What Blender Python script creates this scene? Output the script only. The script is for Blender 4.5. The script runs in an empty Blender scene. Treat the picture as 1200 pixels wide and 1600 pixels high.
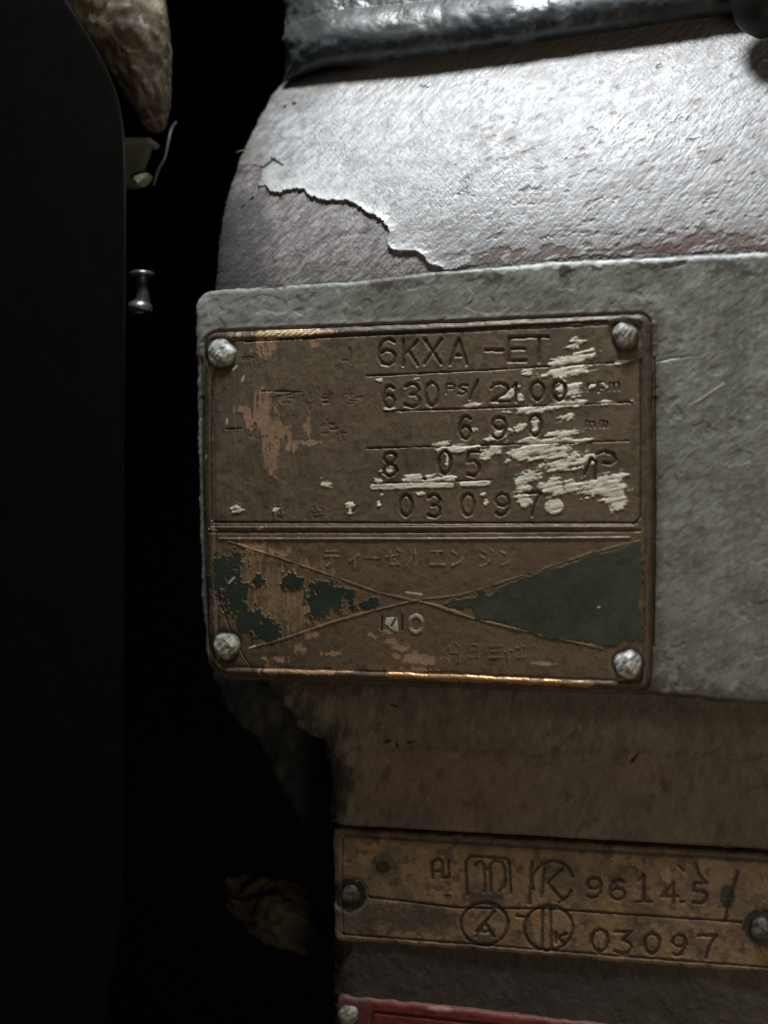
import bpy, math, random
import numpy as np
from mathutils import Vector

# ------------------------------------------------------------------ camera
F = 1900.0            # focal length in photo pixels (1200 wide)
D = 0.30              # metres from camera to the name plate
YAW = math.radians(14.4)
U = D / F             # size of one photo pixel at the plate, metres
fw = np.array([-math.sin(YAW), math.cos(YAW), 0.0])
rt = np.array([math.cos(YAW), math.sin(YAW), 0.0])
up = np.array([0.0, 0.0, 1.0])
CAM = -fw * D
scene = bpy.context.scene
cd = bpy.data.cameras.new('camera'); cam = bpy.data.objects.new('camera', cd)
scene.collection.objects.link(cam); scene.camera = cam
cam.location = CAM
cam.rotation_euler = Vector(fw).to_track_quat('-Z', 'Y').to_euler()
cd.sensor_fit = 'HORIZONTAL'; cd.sensor_width = 36.0; cd.lens = 36.0 * F / 1200
cd.clip_start = 0.01; cd.clip_end = 10
cd.dof.use_dof = True; cd.dof.focus_distance = D + 0.002; cd.dof.aperture_fstop = 9.0

# ------------------------------------------------------------------ light
w = bpy.data.worlds.new('World'); scene.world = w; w.use_nodes = True
w.node_tree.nodes['Background'].inputs[0].default_value = (0.7, 0.8, 1.0, 1)
w.node_tree.nodes['Background'].inputs[1].default_value = 0.012

def area(name, loc, target, size, power, col, size_y=None, spread=None):
    l = bpy.data.lights.new(name, 'AREA'); o = bpy.data.objects.new(name, l)
    scene.collection.objects.link(o)
    o.location = loc
    o.rotation_euler = (Vector(target) - Vector(loc)).to_track_quat('-Z', 'Y').to_euler()
    l.size = size; l.energy = power; l.color = col
    if size_y: l.shape = 'RECTANGLE'; l.size_y = size_y
    if spread: l.spread = math.radians(spread)
    return o
# work lamp above the engine, cool white
area('work_lamp', (0.012, -0.098, 0.40), (0.035, 0.01, 0.08), 0.10, 0.66, (0.93, 0.97, 1.0), 0.06, 110)
# unseen warm fill added low in front to lift the plates and lower wall
area('warm_fill', (0.26, -0.38, -0.16), (0.03, 0, 0.0), 0.12, 0.37, (1.0, 0.82, 0.60))
scene.view_settings.view_transform = 'Standard'; scene.view_settings.look = 'None'
scene.view_settings.exposure = 0.0; scene.view_settings.gamma = 1.0

# ------------------------------------------------------------------ helpers
def at(x, y, Y=0.0):
    x = np.asarray(x, float); y = np.asarray(y, float); Y = np.asarray(Y, float)
    dx = fw[0] * F + rt[0] * (x - 600); dy = fw[1] * F + rt[1] * (x - 600); dz = (800 - y)
    t = (Y - CAM[1]) / dy
    return np.stack(np.broadcast_arrays(CAM[0] + dx * t, CAM[1] + dy * t, CAM[2] + dz * t), -1)

def _hash(ix, iy, seed):
    h = (ix.astype(np.int64) * 374761393 + iy.astype(np.int64) * 668265263 + seed * 1442695041) & 0xFFFFFFFF
    h = ((h ^ (h >> 13)) * 1274126177) & 0xFFFFFFFF
    h = ((h ^ (h >> 16)) * 2246822519) & 0xFFFFFFFF
    return ((h ^ (h >> 15)) & 0xFFFFFF) / float(0xFFFFFF)

def vnoise(x, y, seed=0):
    ix = np.floor(x); iy = np.floor(y); fx = x - ix; fy = y - iy
    fx = fx * fx * fx * (fx * (fx * 6 - 15) + 10); fy = fy * fy * fy * (fy * (fy * 6 - 15) + 10)
    a = _hash(ix, iy, seed); b = _hash(ix + 1, iy, seed); c = _hash(ix, iy + 1, seed); d = _hash(ix + 1, iy + 1, seed)
    return (a * (1 - fx) + b * fx) * (1 - fy) + (c * (1 - fx) + d * fx) * fy

def fn(x, y, scale, seed=0, octv=3, ang=0.0, stretch=1.0, rough=0.5):
    """fractal noise -1..1; features `scale` px across, drawn out by `stretch` along angle (deg, up-right)"""
    a = math.radians(ang); u = (x * math.cos(a) - y * math.sin(a)) / (scale * stretch); v = (x * math.sin(a) + y * math.cos(a)) / scale
    s = 0; amp = 1; tot = 0
    for k in range(octv):
        s = s + amp * (vnoise(u * 2 ** k + 17.3 * k, v * 2 ** k - 9.1 * k, seed + k * 7) * 2 - 1)
        tot += amp; amp *= rough
    return s / tot * 1.5

def sst(a, b, x):
    t = np.clip((x - a) / (b - a), 0, 1); return t * t * (3 - 2 * t)

def seg_dist(X, Y, p, q):
    px, py = p; qx, qy = q; dx = qx - px; dy = qy - py; L = dx * dx + dy * dy + 1e-9
    t = np.clip(((X - px) * dx + (Y - py) * dy) / L, 0, 1)
    return np.hypot(X - px - t * dx, Y - py - t * dy)

def poly_sd(X, Y, P):
    """signed distance, positive inside"""
    d = np.full(X.shape, 1e9); ins = np.zeros(X.shape, bool); n = len(P)
    for i in range(n):
        p = P[i]; q = P[(i + 1) % n]
        d = np.minimum(d, seg_dist(X, Y, p, q))
        if p[1] != q[1]:
            c = ((p[1] > Y) != (q[1] > Y)) & (X < (q[0] - p[0]) * (Y - p[1]) / (q[1] - p[1]) + p[0])
            ins ^= c
    return np.where(ins, d, -d)

def rpoly(pts):
    """polygon with rounded corners; pts = (x, y, r)"""
    out = []; n = len(pts)
    for i in range(n):
        x, y, r = pts[i]; px, py = pts[i - 1][:2]; qx, qy = pts[(i + 1) % n][:2]
        if r <= 0: out.append((x, y)); continue
        a = np.array([px - x, py - y], float); a /= np.hypot(*a); b = np.array([qx - x, qy - y], float); b /= np.hypot(*b)
        for k in range(7):
            t = k / 6.0
            p = (1 - t) ** 2 * a * r + t ** 2 * b * r
            out.append((x + p[0], y + p[1]))
    return out

class Field:
    def __init__(s, x0, x1, y0, y1, step):
        s.x0, s.y0, s.step = x0, y0, step
        s.xs = np.arange(x0, x1 + step * .5, step); s.ys = np.arange(y0, y1 + step * .5, step)
        s.X, s.Y = np.meshgrid(s.xs, s.ys)
        s.H = np.zeros(s.X.shape); s.C = np.zeros(s.X.shape + (3,)); s.R = np.full(s.X.shape, .6); s.M = np.zeros(s.X.shape)
        s.part = np.zeros(s.X.shape, int)
    def fill(s, c): s.C[:] = c
    def mix(s, m, c):
        m = np.clip(m, 0, 1)[..., None]; s.C = s.C * (1 - m) + np.asarray(c) * m
    def mul(s, m): s.C *= m[..., None]
    def win(s, x0, x1, y0, y1):
        i0 = max(0, int((y0 - s.y0) / s.step)); i1 = max(0, int((y1 - s.y0) / s.step) + 2)
        j0 = max(0, int((x0 - s.x0) / s.step)); j1 = max(0, int((x1 - s.x0) / s.step) + 2)
        return (slice(i0, i1), slice(j0, j1))
    def dist(s, lines, pad=12):
        """distance to a set of polylines (inf beyond pad)"""
        d = np.full(s.X.shape, 99.0)
        for L in lines:
            for p, q in zip(L[:-1], L[1:]):
                w_ = s.win(min(p[0], q[0]) - pad, max(p[0], q[0]) + pad, min(p[1], q[1]) - pad, max(p[1], q[1]) + pad)
                if s.X[w_].size: d[w_] = np.minimum(d[w_], seg_dist(s.X[w_], s.Y[w_], p, q))
        return d
    def blob(s, specs):
        """soft union of ellipses (x, y, rx, ry, tilt); 1 at centre, 0 at rim, negative outside"""
        m = np.full(s.X.shape, -1.0)
        for b in specs:
            x, y, rx, ry = b[:4]; a = math.radians(b[4] if len(b) > 4 else 0); R_ = max(rx, ry) * 2.2
            w_ = s.win(x - R_, x + R_, y - R_, y + R_)
            if not s.X[w_].size: continue
            dx = s.X[w_] - x; dy = s.Y[w_] - y
            u = (dx * math.cos(a) - dy * math.sin(a)) / rx; v = (dx * math.sin(a) + dy * math.cos(a)) / ry
            m[w_] = np.maximum(m[w_], 1 - np.hypot(u, v))
        return m
    def build(s, names, mat, parent, base=0.0, keep=None, lift=0.0):
        P = at(s.X, s.Y, base); P[..., 1] -= (s.H + lift) * U
        return grid_objects(P, s.C, s.R, s.M, s.part, names, mat, parent, keep)

def grid_objects(P, C, R, M, part, names, mat, parent, keep=None):
    ny, nx = P.shape[:2]
    N = np.cross(np.gradient(P, axis=1), np.gradient(P, axis=0)); N /= np.linalg.norm(N, axis=-1, keepdims=True) + 1e-20
    sgn = np.sign(np.sum(N * (CAM - P), -1).mean()); N *= sgn
    idx = np.arange(ny * nx).reshape(ny, nx)
    q = np.stack([idx[:-1, :-1], idx[1:, :-1], idx[1:, 1:], idx[:-1, 1:]], -1).reshape(-1, 4)
    if sgn > 0: q = q[:, ::-1]
    fp = part[:-1, :-1].reshape(-1)
    ok = np.ones(len(q), bool) if keep is None else (keep.reshape(-1)[q].all(1))
    Pf = P.reshape(-1, 3); Nf = N.reshape(-1, 3); Cf = C.reshape(-1, 3); RM = np.stack([R.ravel(), M.ravel()], -1)
    out = {}
    for k, name in names.items():
        f = q[ok & (fp == k)]
        if not len(f): continue
        used = np.unique(f); rm = np.zeros(ny * nx, np.int64); rm[used] = np.arange(len(used)); f = rm[f]
        out[k] = mesh_obj(name, Pf[used], f, mat, parent, Cf[used], RM[used], Nf[used])
    return out

def mesh_obj(name, V, Fq, mat, parent=None, col=None, rm=None, nrm=None):
    me = bpy.data.meshes.new(name); V = np.asarray(V, np.float32); Fq = np.asarray(Fq, np.int32)
    org = V.mean(0) if parent is None else np.zeros(3, np.float32)
    V = V - org
    k = Fq.shape[1]
    me.vertices.add(len(V)); me.vertices.foreach_set('co', V.ravel())
    me.loops.add(Fq.size); me.loops.foreach_set('vertex_index', Fq.ravel())
    me.polygons.add(len(Fq)); me.polygons.foreach_set('loop_start', np.arange(0, Fq.size, k, dtype=np.int32))
    me.polygons.foreach_set('loop_total', np.full(len(Fq), k, np.int32))
    me.update(calc_edges=True)
    me.polygons.foreach_set('use_smooth', np.ones(len(Fq), bool))
    if col is not None:
        a = me.color_attributes.new('tint', 'FLOAT_COLOR', 'POINT')
        a.data.foreach_set('color', np.concatenate([np.clip(col, 0, 1), np.ones((len(V), 1))], 1).astype(np.float32).ravel())
        b = me.color_attributes.new('finish', 'FLOAT_COLOR', 'POINT')
        b.data.foreach_set('color', np.concatenate([np.clip(rm, 0, 1), np.ones((len(V), 2))], 1).astype(np.float32).ravel())
    if nrm is not None: me.normals_split_custom_set_from_vertices(nrm.astype(np.float32))
    me.materials.append(mat)
    o = bpy.data.objects.new(name, me); scene.collection.objects.link(o)
    if parent is not None: o.parent = parent
    else: o.location = org
    return o

def worn_material(name, bump=0.3, fine=900.0, speck=0.25, spec=0.5, coat=0.0, stretch=(1, 1, 1)):
    m = bpy.data.materials.new(name); m.use_nodes = True; nt = m.node_tree; nd = nt.nodes; ln = nt.links
    b = nd['Principled BSDF']
    a = nd.new('ShaderNodeAttribute'); a.attribute_name = 'tint'
    f = nd.new('ShaderNodeAttribute'); f.attribute_name = 'finish'
    sep = nd.new('ShaderNodeSeparateColor'); ln.new(f.outputs['Color'], sep.inputs[0])
    tc = nd.new('ShaderNodeTexCoord'); mp = nd.new('ShaderNodeMapping'); mp.inputs['Scale'].default_value = stretch
    ln.new(tc.outputs['Object'], mp.inputs[0])
    n1 = nd.new('ShaderNodeTexNoise'); n1.inputs['Scale'].default_value = fine; n1.inputs['Detail'].default_value = 5; n1.inputs['Roughness'].default_value = .65
    n2 = nd.new('ShaderNodeTexNoise'); n2.inputs['Scale'].default_value = fine * .22; n2.inputs['Detail'].default_value = 4
    ln.new(mp.outputs[0], n1.inputs['Vector']); ln.new(mp.outputs[0], n2.inputs['Vector'])
    mr = nd.new('ShaderNodeMapRange'); mr.inputs[1].default_value = .3; mr.inputs[2].default_value = .7
    mr.inputs[3].default_value = 1 - speck; mr.inputs[4].default_value = 1 + speck; ln.new(n1.outputs[0], mr.inputs[0])
    mx = nd.new('ShaderNodeVectorMath'); mx.operation = 'SCALE'; ln.new(a.outputs['Color'], mx.inputs[0]); ln.new(mr.outputs[0], mx.inputs['Scale'])
    ln.new(mx.outputs[0], b.inputs['Base Color'])
    ra = nd.new('ShaderNodeMath'); ra.operation = 'MULTIPLY_ADD'; ln.new(n2.outputs[0], ra.inputs[0]); ra.inputs[1].default_value = .25
    rb = nd.new('ShaderNodeMath'); rb.operation = 'ADD'; rb.use_clamp = True; ln.new(sep.outputs[0], rb.inputs[0]); rb.inputs[1].default_value = -.125
    ln.new(rb.outputs[0], ra.inputs[2]); ln.new(ra.outputs[0], b.inputs['Roughness'])
    ln.new(sep.outputs[1], b.inputs['Metallic'])
    bp = nd.new('ShaderNodeBump'); bp.inputs['Strength'].default_value = bump; bp.inputs['Distance'].default_value = .0002
    ln.new(n1.outputs[0], bp.inputs['Height']); ln.new(bp.outputs[0], b.inputs['Normal'])
    b.inputs['Specular IOR Level'].default_value = spec
    b.inputs['Coat Weight'].default_value = coat; b.inputs['Coat Roughness'].default_value = .3
    return m

def tag(o, label, cat=None, group=None, kind=None):
    if label: o['label'] = label
    if cat: o['category'] = cat
    if group: o['group'] = group
    if kind: o['kind'] = kind
    return o
def empty(name, px, py, Y, label, cat, group=None):
    o = bpy.data.objects.new(name, None); scene.collection.objects.link(o)
    o.empty_display_size = .01
    tag(o, label, cat, group)
    o['_p'] = 0; del o['_p']
    return o

MAT_CAST = worn_material('painted_cast_iron', .35, 1400, .12, .5)
MAT_SHOULDER = worn_material('dusty_silver_paint', .45, 1500, .12, .5)
MAT_PLATE = worn_material('worn_brass_plate', .3, 2000, .14, .45)
MAT_DARK = worn_material('sooty_black_paint', .08, 700, .2, .15)
MAT_GLOSS = worn_material('wet_dark_paint', .3, 1100, .2, .6)
MAT_BITS = worn_material('aged_metal', .3, 1500, .2, .5)

# ------------------------------------------------------------------ lettering strokes (unit box, y down)
def arc(cx, cy, rx, ry, a0, a1, n=12):
    return [(cx + rx * math.cos(math.radians(a0 + (a1 - a0) * k / n)), cy + ry * math.sin(math.radians(a0 + (a1 - a0) * k / n))) for k in range(n + 1)]
G = {
 '0': [[(.5, 0), (.85, .12), (1, .35), (1, .65), (.85, .88), (.5, 1), (.15, .88), (0, .65), (0, .35), (.15, .12), (.5, 0)]],
 '1': [[(.2, .2), (.6, 0), (.6, 1)]],
 'i': [[(.2, .2), (.5, 0), (.5, 1)], [(0, 1), (1, 1)]],
 '2': [[(0, .25), (.15, .06), (.5, 0), (.85, .1), (1, .3), (.8, .55), (0, 1), (1, 1)]],
 '3': [[(0, .12), (.4, 0), (.8, .05), (1, .25), (.75, .45), (.35, .48)], [(.75, .45), (1, .65), (.95, .88), (.55, 1), (0, .9)]],
 't': [[(0, .05), (1, .05), (.45, .42), (.85, .55), (1, .75), (.8, .95), (.4, 1), (0, .9)]],
 '4': [[(.75, 1), (.75, 0), (0, .68), (1, .68)]],
 '5': [[(.95, 0), (.15, 0), (.1, .42), (.6, .38), (.95, .55), (.95, .82), (.6, 1), (.1, .93)]],
 '6': [[(.95, .12), (.6, 0), (.25, .08), (.03, .35), (0, .7), (.2, .95), (.6, 1), (.95, .88), (1, .65), (.8, .47), (.4, .43), (.05, .6)]],
 '7': [[(0, 0), (1, 0), (.6, .5), (.45, 1)]],
 '8': [[(.5, 0), (.15, .06), (.05, .25), (.3, .45), (.8, .58), (1, .78), (.8, .97), (.4, 1), (.05, .88), (.08, .65), (.4, .5), (.8, .38), (.92, .2), (.8, .05), (.5, 0)]],
 '9': [[(.95, .4), (.6, .57), (.2, .52), (0, .33), (.1, .1), (.45, 0), (.85, .08), (1, .35), (.95, .68), (.7, .93), (.3, 1), (.05, .9)]],
 'K': [[(0, 0), (0, 1)], [(1, 0), (.02, .6)], [(.35, .42), (1, 1)]],
 'X': [[(0, 0), (1, 1)], [(1, 0), (0, 1)]],
 'A': [[(0, 1), (.5, 0), (1, 1)], [(.2, .65), (.8, .65)]],
 '-': [[(0, .5), (1, .5)]],
 'E': [[(1, 0), (0, 0), (0, 1), (1, 1)], [(0, .48), (.9, .48)]],
 'T': [[(0, 0), (1, 0)], [(.62, 0), (.62, 1)]],
 'P': [[(0, 1), (0, 0), (.7, 0), (1, .2), (.8, .45), (0, .5)]],
 'S': [[(1, .1), (.5, 0), (.05, .2), (.3, .45), (.8, .58), (.95, .8), (.5, 1), (0, .9)]],
 '/': [[(1, 0), (0, 1)]],
 '.': [[(.4, .95), (.6, 1)]],
 'r': [[(.1, 1), (.1, .3)], [(.1, .5), (.5, .3), (.9, .35)]],
 'p': [[(.1, 1.25), (.1, .3), (.7, .3), (.95, .6), (.7, .9), (.1, .9)]],
 'm': [[(0, 1), (0, .3), (.4, .35), (.5, 1)], [(.5, .4), (.9, .35), (1, 1)]],
 'H': [[(0, 0), (0, 1)], [(1, 0), (1, 1)], [(0, .5), (1, .5)]],
 'N': [[(0, 1), (0, 0), (1, 1), (1, 0)]],
}
KANA = {
 'de': [[(.1, .1), (.7, .1)], [(0, .4), (.9, .4)], [(.5, .4), (.45, .75), (.2, 1)], [(.8, 0), (.9, .12)]],
 'i': [[(.8, .3), (.2, .7)], [(.5, .5), (.5, 1)]],
 'bar': [[(0, .5), (1, .5)]],
 'ze': [[(0, .45), (.9, .3), (.6, .6)], [(.3, .05), (.3, .85), (.9, .9)], [(.85, 0), (.95, .1)]],
 'ru': [[(.3, .05), (.3, .6), (0, 1)], [(.6, 0), (.6, .95), (1, .6)]],
 'e': [[(.1, .1), (.9, .1)], [(.5, .1), (.5, .9)], [(0, .9), (1, .9)]],
 'n': [[(.05, .1), (.35, .25)], [(.05, .95), (.6, .75), (1, .15)]],
 'ji': [[(.1, .05), (.4, .18)], [(0, .4), (.3, .5)], [(.05, 1), (.6, .8), (.95, .3)], [(.8, 0), (.9, .1)]],
}
def glyph(ch, x0, x1, y0, y1, shear=0.0, table=G):
    return [[(x0 + (x1 - x0) * u + shear * (1 - v) * (y1 - y0) , y0 + (y1 - y0) * v) for u, v in L] for L in table[ch]]
def interp(x, pts):
    return np.interp(x, [p[0] for p in pts], [p[1] for p in pts])

# ================================================================== ENGINE BLOCK (pad, shoulder, lower wall)
engine = empty('engine_casting', 600, 800, 0.01, 'grey green engine casting with raised pad, silvery shoulder and brown lower wall', 'engine')

# --- raised pad behind the nameplate
PADP = rpoly([(303, 462, 26), (330, 452, 8), (560, 437, 0), (700, 421, 0), (860, 408, 0), (1020, 400, 0), (1360, 384, 0), (1360, 1118, 0),
              (1020, 1088, 0), (700, 1076, 0), (322, 1062, 46), (311, 900, 0)])
PLATEP = rpoly([(321, 521, 24), (640, 508, 0), (1016, 491, 24), (1020, 780, 0), (1016, 1079, 30), (640, 1064, 0), (331, 1055, 34), (322, 780, 0)])
f = Field(292, 1350, 376, 1125, 1.5); X, Y = f.X, f.Y
sd = poly_sd(X, Y, PADP) + fn(X, Y, 26, 3, 3) * 1.6 + fn(X, Y, 7, 31, 2) * .5
sp = poly_sd(X, Y, PLATEP)
sp_n = -sp + fn(X, Y, 22, 5, 3) * 7
r = 9.0
f.H = np.where(sd > 0, -r + np.sqrt(np.clip(r * r - np.clip(r - sd, 0, r) ** 2, 0, None)), -r + sd * 22)
f.H = np.maximum(f.H, -90)
lump = fn(X, Y, 10, 11, 3, 38, 2.2) ; fine = fn(X, Y, 4.0, 12, 2, 45, 2.6); broad = fn(X, Y, 60, 13, 3)
f.H += lump * .36 + fine * .2 + broad * 1.1
f.H += np.exp(-((sp + 6) / 4.5) ** 2) * (1.8 + lump) * (Y < 620)          # ridge of paint round the plate
f.H -= np.exp(-((sp + 1) / 2.6) ** 2) * 3.0
f.H += -.9 * sst(.35, .7, fn(X, Y, 34, 14, 3)) 
f.fill((.255, .262, .222))
f.mul(1 + .14 * broad + .12 * lump + .10 * fine)
f.mix(sst(.1, .9, (600 - X) / 260) * sst(540, 500, Y) * .6, (.40, .43, .42))      # lighter bluish grey at the left top corner
f.mix(sst(.15, .5, fn(X, Y, 40, 15, 3, 20, 1.5)) * .45, (.15, .155, .125)); f.mix(sst(.35, .6, fn(X, Y, 5, 18, 3, 40, 2)) * .5, (.34, .36, .32)); f.mix(sst(.40, .62, fn(X, Y, 7, 19, 3, 30, 2)) * .4, (.10, .095, .08))
dirt = np.clip(sst(26, 2, sp_n) * .95, 0, 1); f.mix(dirt * .8, (.085, .062, .045))
f.mix(sst(1060, 1100, Y - (X - 700) * .03 + fn(X, Y, 20, 16, 3) * 14) * .7, (.13, .11, .085))
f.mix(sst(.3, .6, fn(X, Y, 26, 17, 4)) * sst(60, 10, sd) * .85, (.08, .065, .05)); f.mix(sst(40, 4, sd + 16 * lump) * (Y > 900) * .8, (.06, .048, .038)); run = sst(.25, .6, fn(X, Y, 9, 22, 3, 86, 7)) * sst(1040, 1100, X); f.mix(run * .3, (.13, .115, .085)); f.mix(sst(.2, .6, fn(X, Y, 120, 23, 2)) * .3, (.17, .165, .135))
lf = sst(326, 312, X) * sst(500, 600, Y)
f.mix(lf * .5, (.13, .12, .10))
d = f.dist([[(316, 560), (317, 760), (320, 900), (327, 1000), (345, 1048)], [(408, 449), (440, 446), (455, 438)], [(1023, 560), (1024, 800), (1021, 1010)]])
f.H -= 3.2 * sst(2.6, .4, d); f.mix(sst(2.6, .8, d), (.02, .017, .014))
d = f.dist([[(309, 575), (311, 780), (314, 930)]]); f.mix(sst(3.4, 1.5, d + fn(X, Y, 8, 20) * 2) * .7, (.36, .37, .33))
d = f.dist([[(1074, 636), (1092, 627), (1113, 612), (1131, 601)]]); m = sst(2.9, .6, d + .8 * fine) * sst(1070, 1095, X); f.H += m * 1.0; f.mix(m * .8, (.45, .47, .43))
d = f.dist([[(1026, 565), (1050, 560), (1085, 556), (1100, 557)]]); f.H -= 1.4 * sst(3, .6, d + lump) * sst(1100, 1040, X)
d = f.dist([[(1036, 418), (1070, 411)]]); f.mix(sst(5, 2, d + 2 * lump), (.10, .075, .06)); f.H -= .8 * sst(5, 2, d + 2 * lump)
d = f.dist([[(870, 420), (890, 424)], [(1160, 425), (1185, 430)], [(985, 455), (1002, 445)]]); f.mix(sst(5, 2, d) * .8, (.08, .075, .065))
d = np.abs(sd - 7); f.mix(sst(5, 1, d + 3 * fn(X, Y, 14, 21)) * sst(700, 860, X) * (Y < 460), (.7, .72, .72))   # highlight along the chipped top edge, painted into the colour
f.R[:] = .48 + .1 * broad; f.R += dirt * .25
f.build({0: 'nameplate_pad'}, MAT_CAST, engine, 0.0, keep=(sd > -5.5) & (sp < 26))

# --- shoulder above the pad: bright dusty curve with peeling paint
SIL = [(40, 560), (104, 505), (114, 470), (128, 444), (150, 424), (190, 402), (240, 378), (290, 360), (340, 347), (400, 340), (470, 334)]
SHP = [(SIL_x, SIL_y) for SIL_y, SIL_x in SIL] + [(1400, 470), (1400, -20), (620, -20)]
f = Field(322, 1350, 0, 474, 1.4); X, Y = f.X, f.Y
sl = poly_sd(X, Y, SHP) + fn(X, Y, 18, 41, 3) * 1.2
yb = interp(X, [(300, 458), (560, 438), (700, 422), (860, 409), (1020, 401), (1350, 385)])
yt = interp(X, [(300, 160), (440, 122), (500, 112), (640, 104), (800, 84), (1000, 56), (1140, 34), (1350, 5)])
v = (yb - Y) / (yb - yt)
vp = np.clip(v, 0, 1.6)
base = 0.0035 + 0.0265 * vp ** 1.62
left = np.clip(1 - (X - np.interp(Y, [s_[0] for s_ in SIL], [s_[1] for s_ in SIL])) / 110.0, 0, 1)
base = base + 0.012 * (1 - np.sqrt(np.clip(1 - left ** 2.2, 0, 1)))
streak = fn(X, Y, 2.6, 42, 3, 48, 5.5); streak2 = fn(X, Y, 5, 43, 4, 30, 4.5); br = fn(X, Y, 70, 44, 4, 8, 2.0); horiz = fn(X, Y, 5, 45, 3, 4, 9)
f.H = streak * .42 + streak2 * .26 + br * .9 + horiz * .22 * sst(.7, .2, v) + fn(X, Y, 2.4, 47, 2) * .25
f.H = np.where(sl < 0, f.H + sl * 16, f.H); f.H = np.where(v < -.01, f.H + (v + .01) * 60, f.H)
H0 = f.H.copy()
f.fill((.225, .205, .20)); f.mul(1 + .34 * streak2 + .16 * br + .40 * streak)
f.mix(sst(.2, .6, streak + .5 * streak2) * .5, (.40, .37, .36)); f.mix(sst(.35, .6, fn(X, Y, 7, 59, 3)) * .5, (.10, .075, .065))
f.mix(sst(455, 375, X + fn(X, Y, 30, 46) * 18) * sst(270, 330, Y) * .8, (.085, .08, .075))  # lower left painted darker in a dirt tone, as it turns from the light
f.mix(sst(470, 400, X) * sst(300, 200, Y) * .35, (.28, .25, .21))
crack = f.dist([[(442, 255), (430, 248), (413, 262), (408, 284), (400, 305), (375, 327)], [(338, 345), (345, 338)]]) + 1.0 + .9 * fn(X, Y, 6, 48, 2)
f.H -= 3.5 * sst(2.6, .3, crack); f.mix(sst(2.4, .6, crack), (.03, .027, .025))
f.R[:] = .55
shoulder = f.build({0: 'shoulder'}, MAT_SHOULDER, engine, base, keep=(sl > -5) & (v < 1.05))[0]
# peeling paint film lying on the shoulder
FLAKE = [(300, 262), (411, 262), (404, 290), (419, 290), (426, 299), (448, 300), (465, 295), (476, 301), (487, 312), (511, 314), (540, 316), (562, 323), (577, 334),
         (595, 343), (611, 363), (606, 381), (610, 391), (632, 393), (650, 394), (661, 403), (677, 418), (705, 421), (742, 416), (900, 404), (1060, 396), (1400, 378), (1400, -20), (300, -20)]
f.part[:] = 0
sf = poly_sd(X, Y, FLAKE) + 3.0 * fn(X, Y, 22, 49, 2) + fn(X, Y, 9, 51, 3) * 1.7 + fn(X, Y, 3.5, 52, 2) * .5
right = sst(660, 760, X)
bare = sst(.12, .5, fn(X, Y, 9, 53, 4, 20, 2.4) + sst(.20, .0, v) * .95 - .45) * right           # worn through along the foot
curl = sst(400, 425, X) * (1 - right)
f.H = H0 + 1.1 + curl * (2.0 * np.exp(-np.clip(sf, 0, None) / 22.0) + 3.4 * np.exp(-np.clip(sf, 0, None) / 6.0))
f.H = np.where((X < 430) & (curl < .99), H0 + .35 + (f.H - H0 - .35) * curl, f.H)
f.fill((.44, .445, .45)); f.mul(1 + .20 * streak2 + .34 * streak + .14 * br + .14 * horiz)
f.mix(sst(.0, .7, fn(X, Y, 90, 57, 3, 10, 2) + sst(850, 1200, X) * .5 - .15) * sst(-.2, .5, streak2) * .55, (.22, .19, .185))
f.mix(sst(.1, .6, horiz + .4 * streak) * sst(.8, .2, v) * .35, (.20, .175, .165))
f.mix(sst(.45, .7, fn(X, Y, 6, 58, 3)) * .45, (.14, .11, .10))
f.mix(np.exp(-np.clip(sf, 0, None) / 17.0) * curl * .85, (.66, .67, .66))
f.mix(sst(.1, .6, fn(X, Y, 12, 54, 4, 15, 3) + .35 * sst(.5, .1, v) - .1) * .6, (.33, .30, .30))
f.mix(bare * .85, (.20, .155, .14)); f.H -= bare * 1.0
f.mix(sst(455, 375, X + fn(X, Y, 30, 46) * 18) * .7, (.25, .22, .19))  # left side of the film painted darker where it turns from the lamp
f.mix(sst(.84, 1.0, v + .04 * fn(X, Y, 30, 55)) * .75, (.26, .23, .20))  # bead's soft brown contact shadow painted along the film's top edge
d = f.dist([[(658, 134), (668, 136)], [(461, 161), (458, 162)], [(446, 166), (444, 168)]]); f.mix(sst(3.2, 1.5, d), (.03, .025, .04))
d = f.dist([[(425, 248), (442, 258)], [(430, 248), (413, 261)]]); f.mix(sst(2.8, 1.0, d), (.03, .027, .025))
f.R[:] = .43 + .12 * streak2 + .08 * br
lowred = sst(.12, .02, v) * sst(960, 1060, X) * sst(.1, .4, fn(X, Y, 14, 56, 3, 5, 4)); f.mix(lowred * .6, (.20, .10, .08))
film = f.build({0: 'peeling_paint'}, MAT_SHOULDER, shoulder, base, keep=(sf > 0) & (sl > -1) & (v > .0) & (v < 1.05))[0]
sol = film.modifiers.new('thickness', 'SOLIDIFY'); sol.thickness = .00035; sol.offset = -1

# --- lower wall under the pad
WALLP = [(392, 1040), (402, 1062), (425, 1098), (442, 1128), (470, 1150), (498, 1162), (505, 1200), (507, 1260), (510, 1320), (511, 1450), (512, 1800), (1400, 1800), (1400, 1040)]
P2 = rpoly([(521, 1294, 6), (760, 1308, 0), (1400, 1346, 0), (1400, 1534, 0), (972, 1503, 0), (720, 1482, 0), (524, 1468, 8)])
P3 = rpoly([(528, 1556, 14), (700, 1574, 0), (1400, 1652, 0), (1400, 1790, 0), (528, 1790, 0)])
f = Field(380, 1350, 1046, 1720, 1.8); X, Y = f.X, f.Y
sd = poly_sd(X, Y, WALLP) + fn(X, Y, 20, 61, 3) * 3
r = 42.0
f.H = np.where(sd > 0, -r + np.sqrt(np.clip(r * r - np.clip(r - sd, 0, r) ** 2, 0, None)), -r + sd * 14)
ridge = 1172 + (X - 500) * .012 + fn(X, Y, 30, 62, 3) * 7
lowz = sst(ridge - 5, ridge + 7, Y)
edge = np.interp(X, [500, 1400], [1288, 1339])
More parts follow.
